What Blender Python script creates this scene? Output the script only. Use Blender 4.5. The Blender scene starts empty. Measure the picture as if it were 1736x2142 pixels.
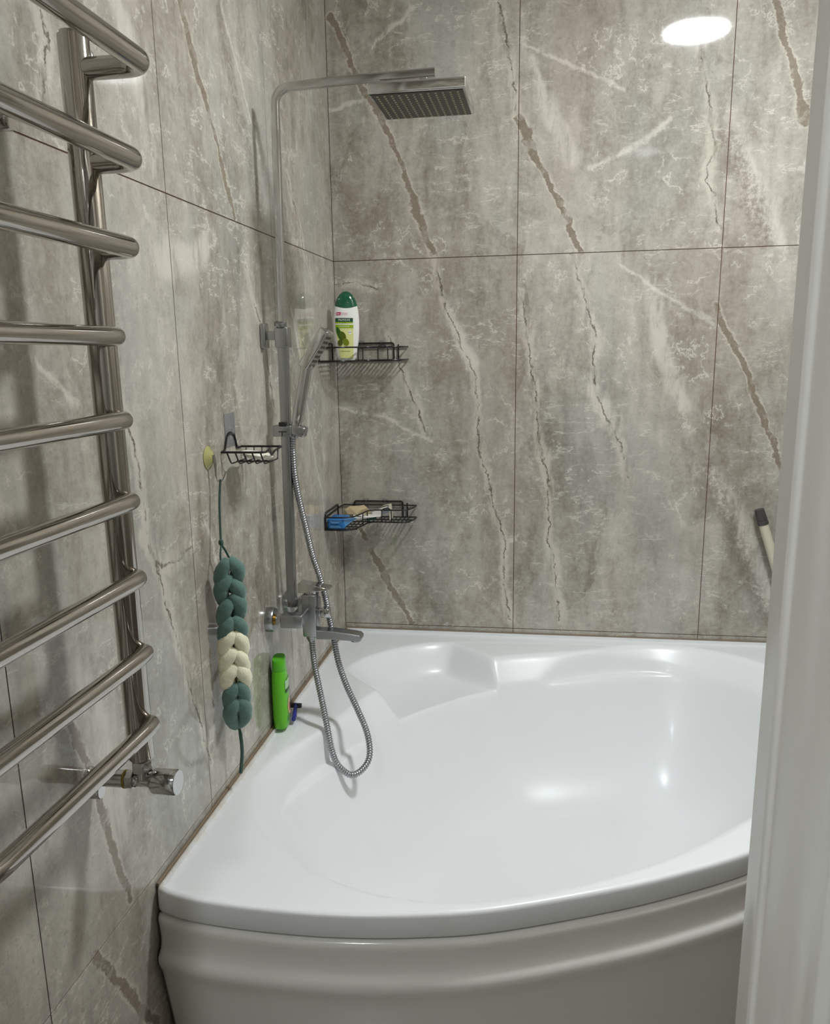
import bpy, math, random
import numpy as np
from mathutils import Vector, Matrix
random.seed(7)
PI = math.pi
sc = bpy.context.scene
col = sc.collection

# ---------------------------------------------------------------- camera
cam_d = bpy.data.cameras.new('camera'); cam = bpy.data.objects.new('camera', cam_d); col.objects.link(cam)
Mr = [[0.9867354609727252, 0.16146187125205275, -0.01682837457179696],
      [0.020122826632151293, -0.22451835452393573, -0.974262069635368],
      [-0.16108445582139677, 0.9610002978259869, -0.22478929129092118]]
R3 = Matrix((Mr[0], [-a for a in Mr[1]], [-a for a in Mr[2]])).transposed()
cam.matrix_world = Matrix.Translation((0.68665, -2.75674, 1.51414)) @ R3.to_4x4()
cam_d.sensor_fit = 'HORIZONTAL'; cam_d.sensor_width = 36.0
cam_d.lens = 36.0 * 1776.577 / 1736.0
cam_d.shift_x = 14.31 / 1736; cam_d.shift_y = 76.71 / 1736
cam_d.clip_start = 0.02
sc.camera = cam

# ---------------------------------------------------------------- world, exposure
w = bpy.data.worlds.new('world'); sc.world = w; w.use_nodes = True
w.node_tree.nodes['Background'].inputs[0].default_value = (0.9, 0.95, 1, 1)
w.node_tree.nodes['Background'].inputs[1].default_value = 0.3
sc.view_settings.view_transform = 'Standard'; sc.view_settings.look = 'None'
sc.view_settings.gamma = 1; sc.view_settings.use_curve_mapping = False
sc.view_settings.exposure = 0.0
LAMP_BATH = 215.0      # emission of the round bathroom ceiling lamp
HALL_FILL = 130.0       # emission of the unseen fill lamp added in the hallway

# ---------------------------------------------------------------- materials
def srgb(r, g, b):
    f = lambda c: (c / 255 / 12.92) if c / 255 <= 0.04045 else ((c / 255 + 0.055) / 1.055) ** 2.4
    return (f(r), f(g), f(b), 1)

def mat(name, color, rough=0.5, metal=0.0, bump=None, **kw):
    m = bpy.data.materials.new(name); m.use_nodes = True
    nt = m.node_tree; b = nt.nodes['Principled BSDF']
    b.inputs['Base Color'].default_value = color
    b.inputs['Roughness'].default_value = rough
    b.inputs['Metallic'].default_value = metal
    for k, v in kw.items(): b.inputs[k.replace('_', ' ')].default_value = v
    if bump:
        tc = nt.nodes.new('ShaderNodeTexCoord')
        n = nt.nodes.new('ShaderNodeTexNoise'); n.inputs['Scale'].default_value = bump[0]; n.inputs['Detail'].default_value = 3
        bp = nt.nodes.new('ShaderNodeBump'); bp.inputs['Strength'].default_value = bump[1]; bp.inputs['Distance'].default_value = bump[2]
        nt.links.new(tc.outputs['Object'], n.inputs['Vector']); nt.links.new(n.outputs['Fac'], bp.inputs['Height'])
        nt.links.new(bp.outputs['Normal'], b.inputs['Normal'])
    return m

def emit(name, color, s):
    m = bpy.data.materials.new(name); m.use_nodes = True; nt = m.node_tree
    b = nt.nodes['Principled BSDF']; b.inputs['Base Color'].default_value = (.9, .9, .9, 1)
    b.inputs['Emission Color'].default_value = color; b.inputs['Emission Strength'].default_value = s
    return m

class NT:
    """tiny helper to write node maths"""
    def __init__(s, m): s.t = m.node_tree; s.n = s.t.nodes; s.l = s.t.links
    def put(s, sock, v):
        if hasattr(v, 'links') or isinstance(v, bpy.types.NodeSocket): s.l.new(v, sock)
        else: sock.default_value = v
    def math(s, op, a, b=None, c=None, clamp=False):
        n = s.n.new('ShaderNodeMath'); n.operation = op; n.use_clamp = clamp
        s.put(n.inputs[0], a)
        if b is not None: s.put(n.inputs[1], b)
        if c is not None: s.put(n.inputs[2], c)
        return n.outputs[0]
    def vec(s, op, a, b=None, scale=None):
        n = s.n.new('ShaderNodeVectorMath'); n.operation = op
        s.put(n.inputs[0], a)
        if b is not None: s.put(n.inputs[1], b)
        if scale is not None: s.put(n.inputs['Scale'], scale)
        return n.outputs['Value'] if op in ('DOT_PRODUCT', 'LENGTH', 'DISTANCE') else n.outputs['Vector']
    def noise(s, v, scale, detail=3, rough=0.5, out='Fac', dist=0):
        n = s.n.new('ShaderNodeTexNoise'); s.l.new(v, n.inputs['Vector'])
        n.inputs['Scale'].default_value = scale; n.inputs['Detail'].default_value = detail
        n.inputs['Roughness'].default_value = rough; n.inputs['Distortion'].default_value = dist
        return n.outputs[out]
    def ramp(s, f, pts):
        n = s.n.new('ShaderNodeValToRGB'); s.l.new(f, n.inputs[0]); e = n.color_ramp.elements
        e[0].position, e[0].color = pts[0]; e[1].position, e[1].color = pts[-1]
        for p, c in pts[1:-1]:
            k = e.new(p); k.color = c
        return n.outputs[0]
    def step(s, v, a, b):
        n = s.n.new('ShaderNodeMapRange'); n.interpolation_type = 'SMOOTHSTEP'
        s.l.new(v, n.inputs[0]); n.inputs[1].default_value = a; n.inputs[2].default_value = b
        return n.outputs[0]
    def mix(s, f, a, b, mode='MIX'):
        n = s.n.new('ShaderNodeMix'); n.data_type = 'RGBA'; n.blend_type = mode
        s.put(n.inputs[0], f); s.put(n.inputs[6], a); s.put(n.inputs[7], b)
        return n.outputs[2]

def marble(name, axis, dark, band, crack, light, lband, seed):
    """grey-beige breccia marble; veins given in metres on the wall plane"""
    m = bpy.data.materials.new(name); m.use_nodes = True; T = NT(m)
    bs = T.n['Principled BSDF']
    geo = T.n.new('ShaderNodeNewGeometry')
    sep = T.n.new('ShaderNodeSeparateXYZ'); T.l.new(geo.outputs['Position'], sep.inputs[0])
    cmb = T.n.new('ShaderNodeCombineXYZ')
    T.l.new(sep.outputs[axis], cmb.inputs[0]); T.l.new(sep.outputs[2], cmb.inputs[1])
    cmb.inputs[2].default_value = seed
    P = cmb.outputs[0]
    wob = T.vec('SUBTRACT', T.noise(P, 6, 3, .6, 'Color'), (.5, .5, .5))
    wob2 = T.vec('SUBTRACT', T.noise(P, 34, 4, .75, 'Color'), (.5, .5, .5))
    flat = T.vec('MULTIPLY', T.vec('ADD', T.vec('SCALE', wob, scale=.06), T.vec('SCALE', wob2, scale=.030)), (1, 1, 0))
    Q0 = T.vec('ADD', P, flat)
    Q = T.vec('MULTIPLY', Q0, (1, 1, 0))
    def field(lines, wd):
        cur = None
        for ln in lines:
            for a, b in zip(ln, ln[1:]):
                a = Vector((*a, 0)); b = Vector((*b, 0)); ba = b - a
                pa = T.vec('SUBTRACT', Q, tuple(a))
                h = T.math('MULTIPLY', T.vec('DOT_PRODUCT', pa, tuple(ba)), 1 / max(ba.length_squared, 1e-9), clamp=True)
                n = T.n.new('ShaderNodeVectorMath'); n.operation = 'SCALE'; n.inputs[0].default_value = tuple(ba); T.l.new(h, n.inputs['Scale'])
                d = T.vec('DISTANCE', pa, n.outputs[0])
                cur = d if cur is None else T.math('MINIMUM', cur, d)
        return T.math('MULTIPLY', cur, 1 / wd)
    # cloudy ground, stretched along the steep diagonal
    rot = T.n.new('ShaderNodeMapping'); T.l.new(P, rot.inputs[0])
    rot.inputs['Rotation'].default_value = (0, 0, math.radians(22)); rot.inputs['Scale'].default_value = (3.0, 1.1, 1)
    S = rot.outputs[0]
    rot2 = T.n.new('ShaderNodeMapping'); T.l.new(P, rot2.inputs[0]); rot2.inputs['Scale'].default_value = (4.2, 1.0, 1)
    g1c = T.noise(S, 1.7, 5, .62, dist=.6)
    g2 = T.noise(rot2.outputs[0], 5.0, 5, .7, dist=.3)
    g3 = T.noise(P, 75, 3, .75)
    gp = T.noise(P, 3.1, 3, .55)                       # patch mask
    g4 = T.noise(P, 17, 5, .72, dist=.5)
    g = T.math('ADD', T.math('MULTIPLY', g1c, .36), T.math('MULTIPLY', g2, .26))
    g = T.math('ADD', g, T.math('MULTIPLY', g4, .22))
    g = T.math('ADD', g, T.math('MULTIPLY', g3, .20))
    # angular shards of slightly different tone
    vs_ = T.n.new('ShaderNodeTexVoronoi'); vs_.inputs['Scale'].default_value = 1.9; vs_.inputs['Randomness'].default_value = 1
    T.l.new(T.vec('ADD', S, T.vec('SCALE', wob, scale=.35)), vs_.inputs['Vector'])
    tone = T.math('MULTIPLY', T.math('SUBTRACT', vs_.outputs['Color'], .5), .10)
    g = T.math('ADD', g, tone)
    base = T.ramp(g, [(.38, srgb(126, 119, 107)), (.46, srgb(155, 149, 137)), (.53, srgb(175, 170, 159)), (.59, srgb(188, 183, 172)), (.67, srgb(208, 203, 191))])
    hue = T.noise(T.vec('ADD', S, (4, 3, 0)), 1.1, 3, .5)
    base = T.mix(T.math('MULTIPLY', T.step(hue, .50, .66), .36), base, T.mix(.6, base, srgb(142, 122, 110)))
    base = T.mix(T.math('MULTIPLY', T.step(hue, .48, .34), .35), base, srgb(160, 165, 163))
    # wispy pale veins: ridges of noise, broken up by patches
    def ridge(v, sc, wd, det=4, dist=0.0):
        n_ = T.noise(v, sc, det, .62, dist=dist)
        return T.math('SUBTRACT', 1, T.step(T.math('ABSOLUTE', T.math('SUBTRACT', n_, .5)), 0, wd))
    brk = T.step(g4, .44, .56)
    r1 = T.math('MULTIPLY', T.math('MULTIPLY', ridge(P, 10, .022, 5), T.step(gp, .50, .60)), brk)
    rot3 = T.n.new('ShaderNodeMapping'); T.l.new(P, rot3.inputs[0]); rot3.inputs['Scale'].default_value = (1.0, 3.0, 1)
    r2 = T.math('MULTIPLY', T.math('MULTIPLY', ridge(rot3.outputs[0], 5, .018, 5), T.step(gp, .56, .42)), brk)
    pale = T.math('MAXIMUM', T.math('MULTIPLY', r1, .65), T.math('MULTIPLY', r2, .60))
    c = T.mix(pale, base, srgb(222, 218, 206))
    # fine dark pits in patches
    c = T.mix(T.math('MULTIPLY', T.math('MULTIPLY', T.step(g3, .56, .66), T.step(g1c, .50, .60)), .30), c, srgb(98, 90, 78))
    wdm = T.math('ADD', T.math('MULTIPLY', T.noise(P, 5.5, 2, .5), 1.8), T.math('SUBTRACT', T.math('MULTIPLY', g4, 1.2), .50))                 # uneven vein width
    if lband:
        f = T.math('MULTIPLY', field(lband, .036), wdm)
        k = T.math('MULTIPLY', T.math('SUBTRACT', 1, T.step(f, .3, 1.0)), T.step(g2, .30, .60))
        c = T.mix(T.math('MULTIPLY', k, .70), c, srgb(218, 213, 202))
    if band:
        f = T.math('MULTIPLY', field(band, .045), wdm)
        k = T.math('MULTIPLY', T.math('SUBTRACT', 1, T.step(f, .2, 1.0)), T.step(g3, .38, .58))
        c = T.mix(T.math('MULTIPLY', k, .50), c, srgb(106, 92, 80))
    if light:
        f = T.math('MULTIPLY', field(light, .010), wdm)
        k = T.math('SUBTRACT', 1, T.step(f, .1, 1.0))
        c = T.mix(T.math('MULTIPLY', k, T.math('MULTIPLY', T.step(g4, .34, .56), .62)), c, srgb(222, 218, 207))
    if crack:
        f = T.math('MULTIPLY', field(crack, .019), wdm)
        halo = T.math('MULTIPLY', T.math('SUBTRACT', 1, T.step(f, .5, 1.2)), T.step(g2, .36, .58))
        c = T.mix(T.math('MULTIPLY', halo, .55), c, srgb(216, 210, 196))
        k = T.math('SUBTRACT', 1, T.step(f, .03, .20))
        c = T.mix(T.math('MULTIPLY', k, T.math('MULTIPLY', T.step(g4, .40, .56), .85)), c, srgb(86, 76, 64))
    if dark:
        f = T.math('MULTIPLY', field(dark, .0125), wdm)
        halo = T.math('MULTIPLY', T.math('SUBTRACT', 1, T.step(f, .9, 1.5)), T.step(g4, .36, .56))
        c = T.mix(T.math('MULTIPLY', halo, .5), c, srgb(216, 210, 196))
        k = T.math('SUBTRACT', 1, T.step(f, .60, .92))
        c = T.mix(T.math('MULTIPLY', k, T.math('MULTIPLY', T.step(g4, .36, .50), .80)), c, T.mix(g3, srgb(84, 72, 58), srgb(146, 130, 110)))
    T.l.new(c, bs.inputs['Base Color'])
    bs.inputs['Roughness'].default_value = .045
    bs.inputs['IOR'].default_value = 1.5
    bp = T.n.new('ShaderNodeBump'); bp.inputs['Strength'].default_value = .06; bp.inputs['Distance'].default_value = .0006
    T.l.new(T.noise(P, 22, 2, .5), bp.inputs['Height']); T.l.new(bp.outputs[0], bs.inputs['Normal'])
    return m

BK = dict(
 dark=[[(0.015, 2.489), (0.168, 2.205), (0.239, 2.026), (0.318, 1.807)], [(0.586, 2.181), (0.674, 1.992), (0.77, 1.805)], [(1.175, 1.635), (1.286, 1.409), (1.406, 1.103)], [(1.276, 2.446), (1.333, 2.287), (1.39, 2.124)], [(0.063, 0.929), (0.15, 0.763), (0.239, 0.612)]],
 band=[[(-0.001, 2.058), (0.063, 1.922), (0.116, 1.799)], [(1.186, 2.097), (1.242, 1.953), (1.301, 1.814)], [(1.181, 1.161), (1.278, 0.919), (1.382, 0.669)]],
 crack=[[(0.513, 2.503), (0.557, 2.286), (0.579, 2.195)], [(0.318, 1.793), (0.377, 1.597), (0.445, 1.448), (0.46, 1.267), (0.54, 0.905), (0.574, 0.624)], [(0.742, 1.799), (0.813, 1.587), (0.827, 1.37), (0.913, 1.22), (0.946, 1.114)], [(1.086, 2.339), (1.147, 2.087), (1.127, 1.985), (1.175, 1.851)], [(-0.014, 1.738), (0.072, 1.721), (0.141, 1.71)], [(0.592, 1.692), (0.658, 1.266), (0.733, 0.63)], [(0.169, 1.572), (0.228, 1.421), (0.281, 1.267)]],
 light=[[(0.583, 2.386), (0.749, 2.312), (0.873, 2.241)], [(0.784, 2.04), (0.906, 2.086), (1.011, 2.157)], [(0.892, 1.753), (1.036, 1.666), (1.179, 1.58)], [(-0.005, 1.346), (0.147, 1.314), (0.304, 1.228)], [(-0.009, 2.242), (0.111, 2.261)], [(0.144, 2.403), (0.261, 2.497)], [(1.186, 1.784), (1.341, 1.766)]],
 lband=[[(0.978, 1.709), (1.022, 1.512), (1.095, 1.338)], [(1.21, 2.084), (1.285, 1.927), (1.345, 1.806)], [(1.205, 1.131), (1.33, 0.873), (1.395, 0.717)], [(0.392, 1.582), (0.437, 1.478)], [(0.819, 1.385), (0.896, 1.28)], [(0.612, 2.334), (0.728, 2.069)]])
LF = dict(
 dark=[[(-1.098, 2.153), (-1.041, 2.05), (-0.939, 1.925), (-0.876, 1.813)], [(-1.709, 1.023), (-1.645, 0.867), (-1.613, 0.721), (-1.583, 0.62)], [(-1.699, 0.591), (-1.628, 0.47), (-1.529, 0.322)]],
 band=[[(-1.75, 1.05), (-1.68, .9)], [(-0.93, 2.3), (-0.85, 2.1), (-.70, 1.85)]],
 crack=[[(-1.47, 1.506), (-1.411, 1.346), (-1.401, 1.211), (-1.357, 1.086), (-1.277, 0.876), (-1.215, 0.679)], [(-1.602, 1.974), (-1.572, 1.933), (-1.595, 1.844)], [(-0.465, 1.977), (-0.375, 1.86), (-0.275, 1.731)], [(-0.818, 1.708), (-0.74, 1.585), (-0.663, 1.387)], [(-1.42, 1.207), (-1.359, 1.131), (-1.228, 1.146)]],
 light=[[(-1.692, 1.521), (-1.631, 1.482), (-1.576, 1.438)], [(-0.886, 2.228), (-0.793, 2.12), (-0.693, 1.966)], [(-1.151, 1.178), (-1.093, 1.062), (-1.02, 0.818)], [(-0.48, 1.629), (-0.343, 1.298), (-0.179, 0.902)]],
 lband=[[(-1.284, 1.66), (-1.132, 1.70), (-1.014, 1.75)], [(-1.65, 1.059), (-1.599, 0.876), (-1.578, 0.735)], [(-1.356, 2.061), (-1.292, 1.978), (-1.262, 1.851)]])
M = {}
def veins_in(V, lo, hi, z0, z1, pad=.09):
    out = {}
    for k, lines in V.items():
        keep = []
        for ln in lines:
            for a, b in zip(ln, ln[1:]):
                if max(a[0], b[0]) > lo - pad and min(a[0], b[0]) < hi + pad and max(a[1], b[1]) > z0 - pad and min(a[1], b[1]) < z1 + pad: keep.append([a, b])
        out[k] = keep
    return out
M['grout'] = mat('grout', srgb(92, 62, 52), .8)
M['chrome'] = mat('chrome', (.58, .58, .58, 1), .09, 1.0)
M['satin'] = mat('satin_chrome', (.40, .41, .42, 1), .27, 1.0, bump=(260, .15, .0006))
M['steel'] = mat('polished_steel', (.46, .43, .395, 1), .085, 1.0)
M['wire'] = mat('black_wire', srgb(16, 16, 17), .35)
M['white_paint'] = mat('white_paint', srgb(232, 230, 225), .32)
M['wall_paint'] = mat('wall_paint', srgb(225, 222, 214), .7)
M['hall_paint'] = mat('hall_paint', srgb(200, 198, 192), .7)
M['ceiling_paint'] = mat('ceiling_paint', srgb(238, 237, 234), .5)
M['floor_tile'] = mat('floor_tile', srgb(120, 114, 104), .25, bump=(12, .1, .001))
M['black_rubber'] = mat('black_rubber', srgb(32, 31, 30), .45)
M['brass'] = mat('brass', srgb(186, 142, 60), .3, 1.0)
M['olive_tape'] = mat('olive_tape', srgb(150, 132, 50), .6)
M['nozzle'] = mat('nozzle_rubber', srgb(186, 182, 160), .5)

def tub_mat():
    m = bpy.data.materials.new('acrylic'); m.use_nodes = True; T = NT(m); b = T.n['Principled BSDF']
    geo = T.n.new('ShaderNodeNewGeometry'); sep = T.n.new('ShaderNodeSeparateXYZ'); T.l.new(geo.outputs['Position'], sep.inputs[0])
    # rust-brown limescale line close to the two walls
    n = T.noise(geo.outputs['Position'], 26, 5, .7)
    d = T.math('MINIMUM', sep.outputs[0], T.math('MULTIPLY', sep.outputs[1], -1.9))
    edge = T.math('ADD', T.math('MULTIPLY', d, 24), T.math('MULTIPLY', n, 1.2))
    k = T.math('SUBTRACT', 1, T.step(edge, .62, 1.15))
    top = T.step(sep.outputs[2], .57, .58)
    c = T.mix(T.math('MULTIPLY', T.math('MULTIPLY', k, top), .62), srgb(230, 232, 233), srgb(196, 176, 142))
    sm = T.step(T.noise(geo.outputs['Position'], 3.2, 3, .5), .58, .75)
    c = T.mix(T.math('MULTIPLY', sm, .22), c, srgb(216, 210, 198))
    T.l.new(c, b.inputs['Base Color'])
    b.inputs['Roughness'].default_value = .30; b.inputs['Coat Weight'].default_value = .08; b.inputs['Coat Roughness'].default_value = .08
    return m
M['acrylic'] = tub_mat()
M['acrylic_panel'] = mat('acrylic_panel', srgb(226, 224, 219), .16, Coat_Weight=.3, Coat_Roughness=.05)
M['sealant'] = mat('stained_sealant', srgb(128, 112, 92), .6, bump=(90, .5, .002))

# ---------------------------------------------------------------- mesh helpers
class MB:
    def __init__(s): s.v = []; s.f = []
    def add(s, vs, fs):
        o = len(s.v); s.v += [tuple(v) for v in vs]; s.f += [tuple(i + o for i in f) for f in fs]; return s
    def box(s, a, b, bev=0, R=None, c=None):
        x0, y0, z0 = a; x1, y1, z1 = b
        import bmesh
        bm = bmesh.new(); bmesh.ops.create_cube(bm, size=1)
        for v in bm.verts:
            v.co = Vector(((x0 + x1) / 2 + v.co.x * (x1 - x0), (y0 + y1) / 2 + v.co.y * (y1 - y0), (z0 + z1) / 2 + v.co.z * (z1 - z0)))
        if bev: bmesh.ops.bevel(bm, geom=bm.edges[:], offset=bev, segments=3, profile=.5, affect='EDGES')
        if R is not None:
            for v in bm.verts: v.co = R @ (v.co - Vector(c)) + Vector(c)
        bm.verts.index_update()
        s.add([v.co[:] for v in bm.verts], [[v.index for v in f.verts] for f in bm.faces]); bm.free(); return s
    def rings(s, rings, close=True, cap0=True, cap1=True):
        n = len(rings[0]); vs = [p for r in rings for p in r]; fs = []
        for i in range(len(rings) - 1):
            for j in range(n if close else n - 1):
                k = (j + 1) % n
                fs.append((i * n + j, i * n + k, (i + 1) * n + k, (i + 1) * n + j))
        if cap0: fs.append(tuple(range(n))[::-1])
        if cap1: fs.append(tuple((len(rings) - 1) * n + j for j in range(n)))
        return s.add(vs, fs)
    def tube(s, path, r, n=12, prof=None, up=None, cap=True, closed=False):
        P = [Vector(p) for p in path]; N = len(P)
        rr = r if isinstance(r, (list, tuple)) else [r] * N
        T_ = []
        for i in range(N):
            if closed: t = P[(i + 1) % N] - P[i - 1]
            else: t = (P[min(i + 1, N - 1)] - P[max(i - 1, 0)])
            T_.append(t.normalized())
        u = Vector(up) if up else (Vector((0, 0, 1)) if abs(T_[0].z) < .9 else Vector((0, 1, 0)))
        u = (u - T_[0] * u.dot(T_[0])).normalized(); rings = []
        for i in range(N):
            u = (u - T_[i] * u.dot(T_[i])).normalized(); v = T_[i].cross(u)
            pf = prof or [(math.cos(2 * PI * k / n), math.sin(2 * PI * k / n)) for k in range(n)]
            rings.append([P[i] + u * (a * rr[i]) + v * (b * rr[i]) for a, b in pf])
        if closed: rings.append(rings[0])
        return s.rings(rings, True, cap and not closed, cap and not closed)
    def lathe(s, o, axis, prof, n=32):
        """prof: list of (distance along axis, radius)"""
        o = Vector(o); ax = Vector(axis).normalized()
        u = Vector((0, 0, 1)) if abs(ax.z) < .9 else Vector((1, 0, 0)); u = (u - ax * u.dot(ax)).normalized(); v = ax.cross(u)
        rings = [[o + ax * t + (u * math.cos(2 * PI * k / n) + v * math.sin(2 * PI * k / n)) * max(r, 1e-5) for k in range(n)] for t, r in prof]
        return s.rings(rings)
    def prism(s, poly, a, b, axis=2):
        def P(p, t):
            q = [p[0], p[1]]; q.insert(axis, t); return q
        n = len(poly)
        return s.rings([[P(p, a) for p in poly], [P(p, b) for p in poly]])
    def build(s, name, m, parent=None, smooth=40, bevel=0):
        me = bpy.data.meshes.new(name); me.from_pydata(s.v, [], s.f); me.validate(); me.update()
        import bmesh
        bm = bmesh.new(); bm.from_mesh(me); bmesh.ops.recalc_face_normals(bm, faces=bm.faces[:]); bm.to_mesh(me); bm.free()
        if smooth:
            me.shade_smooth(); me.set_sharp_from_angle(angle=math.radians(smooth))
        me.materials.append(m)
        o = bpy.data.objects.new(name, me); col.objects.link(o)
        if parent is not None: o.parent = parent
        if bevel:
            md = o.modifiers.new('bevel', 'BEVEL'); md.width = bevel; md.segments = 2; md.limit_method = 'ANGLE'
        return o

def rrect(w, h, r, k=4):
    out = []
    for cx, cy, a0 in ((w - r, h - r, 0), (-w + r, h - r, 90), (-w + r, -h + r, 180), (w - r, -h + r, 270)):
        for i in range(k + 1):
            a = math.radians(a0 + 90 * i / k); out.append((cx + r * math.cos(a), cy + r * math.sin(a)))
    return out

def smooth_path(pts, n=8):
    P = [Vector(p) for p in pts]; P = [P[0] * 2 - P[1]] + P + [P[-1] * 2 - P[-2]]; out = []
    for i in range(1, len(P) - 2):
        for k in range(n):
            t = k / n; a, b, c, d = P[i - 1:i + 3]
            out.append(.5 * ((2 * b) + (c - a) * t + (2 * a - 5 * b + 4 * c - d) * t * t + (3 * b - a - 3 * c + d) * t ** 3))
    out.append(P[-2]); return out

def rounded(pts, r, k=5, closed=False):
    """polyline with filleted corners"""
    P = [Vector(p) for p in pts]; N = len(P); out = []
    for i in range(N):
        if not closed and i in (0, N - 1): out.append(P[i]); continue
        a, b, c = P[i - 1], P[i], P[(i + 1) % N]
        d1 = (a - b); d2 = (c - b); rr = min(r, d1.length * .45, d2.length * .45)
        p, q = b + d1.normalized() * rr, b + d2.normalized() * rr
        for j in range(k + 1):
            t = j / k; out.append((1 - t) ** 2 * p + 2 * t * (1 - t) * b + t * t * q)
    return out

# empties get their parts in world coordinates: parent inverse handled by moving meshes
class Thing:
    def __init__(s, name, loc, label, cat, group=None):
        e = bpy.data.objects.new(name, None); e.empty_display_size = .02; col.objects.link(e); e.location = loc
        e['label'] = label; e['category'] = cat
        if group: e['group'] = group
        s.e = e; s.loc = Vector(loc)
    def part(s, mb, name, m, parent=None, label=None, **kw):
        mb.v = [tuple(Vector(v) - s.loc) for v in mb.v]
        o = mb.build(name, m, parent or s.e, **kw)
        if label: o['label'] = label
        return o

def tag(o, label, cat, group=None):
    o['label'] = label; o['category'] = cat
    if group: o['group'] = group
def struct(o): o['kind'] = 'structure'; return o

# ---------------------------------------------------------------- room shell
RX, FY0, FY1, CZ = 1.56, -2.12, -2.28, 2.75
def shell(name, a, b, m): return struct(MB().box(a, b).build(name, m, smooth=0))
shell('floor', (-.12, -4.6, -.08), (2.4, .12, 0), M['floor_tile'])
shell('ceiling', (-.12, -4.6, CZ), (2.4, .12, CZ + .08), M['ceiling_paint'])
wl = shell('wall_left', (-.12, FY0, 0), (-.0013, .0, CZ), M['grout'])
wb = shell('wall_back', (-.12, .0013, 0), (RX + .12, .12, CZ), M['grout'])
wr = shell('wall_right', (RX + .0013, FY0, 0), (RX + .12, .0, CZ), M['grout'])
G = .0011
def make_plain():
    m = bpy.data.materials.new('marble_plain'); m.use_nodes = True; T = NT(m); b = T.n['Principled BSDF']
    geo = T.n.new('ShaderNodeNewGeometry'); mp_ = T.n.new('ShaderNodeMapping'); T.l.new(geo.outputs['Position'], mp_.inputs[0]); mp_.inputs['Scale'].default_value = (3, 3, 1)
    g = T.noise(mp_.outputs[0], 2.2, 6, .65, dist=.6)
    T.l.new(T.ramp(g, [(.36, srgb(126, 119, 107)), (.46, srgb(158, 152, 140)), (.54, srgb(178, 173, 162)), (.66, srgb(208, 203, 191))]), b.inputs['Base Color'])
    b.inputs['Roughness'].default_value = .045
    return m
plain_marble = make_plain()
def tiles(wall, m, plane, cuts=None, zs=None):
    zs = zs or [(0, .6), (.6, 1.8), (1.8, CZ)]
    if plane == 'left': cuts = [0, -.621, -1.221, -1.821, FY0]
    elif plane == 'back': cuts = [0, .579, 1.179, RX]
    elif plane == 'right': cuts = [0, -.6, -1.2, -1.8, FY0]
    for a, b in zip(cuts, cuts[1:]):
        lo, hi = min(a, b) + G, max(a, b) - G
        for z0, z1 in zs:
            z0 += G; z1 -= G
            V_ = veins_in(LF if plane == 'left' else BK, lo, hi, z0, z1) if plane in ('left', 'back') else veins_in(LF, 9, 9, 9, 9)
            m = plain_marble if plane in ('right', 'front') else marble('marble_' + plane, 0 if plane in ('back', 'front') else 1, seed={'left': 3.7, 'back': 0.0, 'right': 8.0, 'front': 12.0}[plane], **V_)
            if plane == 'left': mb = MB().box((-.0013, lo, z0), (0, hi, z1), .0)
            elif plane == 'back': mb = MB().box((lo, 0, z0), (hi, .0013, z1), .0)
            elif plane == 'front': mb = MB().box((lo, FY0 - .0013, z0), (hi, FY0, z1), .0)
            else: mb = MB().box((RX, lo, z0), (RX + .0013, hi, z1), .0)
            o = mb.build('tile', m, wall, smooth=0, bevel=.0003)
tiles(wl, None, 'left'); tiles(wb, None, 'back'); tiles(wr, None, 'right')
# wall with the doorway the photographer stands in
DX0, DX1, DZ = .12, .85, 2.06
wf = shell('wall_front', (DX1 + .035, FY1 + .012, 0), (RX + .12, FY0 - .0013, CZ), M['wall_paint'])
wfl = shell('wall_front_left', (-.12, FY1 + .012, 0), (DX0 - .035, FY0 - .0013, CZ), M['wall_paint'])
wft = shell('wall_front_top', (DX0 - .035, FY1 + .012, DZ + .035), (DX1 + .035, FY0 - .0013, CZ), M['wall_paint'])
tiles(wf, None, 'front', [.96, RX]); tiles(wfl, None, 'front', [0, .04]); tiles(wft, None, 'front', [.09, .6, .88], [(DZ + .05, CZ)])
shell('wall_hall_back', (-.12, -4.6, 0), (2.4, -4.5, CZ), M['hall_paint'])
shell('wall_hall_left', (-.24, -4.6, 0), (-.12, FY1, CZ), M['hall_paint'])
shell('wall_hall_right', (2.3, -4.5, 0), (2.4, FY1, CZ), M['hall_paint'])
# moulded white door frame: profile in plan (x, y), seen from its opening side
prof = [(.8500, -2.118), (.8500, -2.160), (.8465, -2.1625), (.8455, -2.166), (.8470, -2.170), (.8500, -2.1725),
        (.8505, -2.176), (.8500, -2.204), (.8530, -2.216), (.8560, -2.224), (.8560, -2.262),
        (.8520, -2.268), (.8520, -2.284), (.858, -2.290), (.862, -2.290), (.864, -2.287), (.868, -2.287), (.871, -2.292),
        (.925, -2.297), (.935, -2.293), (.935, -2.276), (.884, -2.270), (.884, -2.112), (.856, -2.112)]
tr = MB().prism(prof, 0, DZ).build('trim_1', M['white_paint'], smooth=50, bevel=.0012); struct(tr)
profL = [(DX0 - (x - DX1), y) for x, y in prof]
struct(MB().prism(profL, 0, DZ).build('trim_2', M['white_paint'], smooth=50))
struct(MB().box((DX0 - .03, -2.27, DZ), (DX1 + .03, -2.115, DZ + .034)).build('trim_3', M['white_paint']))

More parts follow.
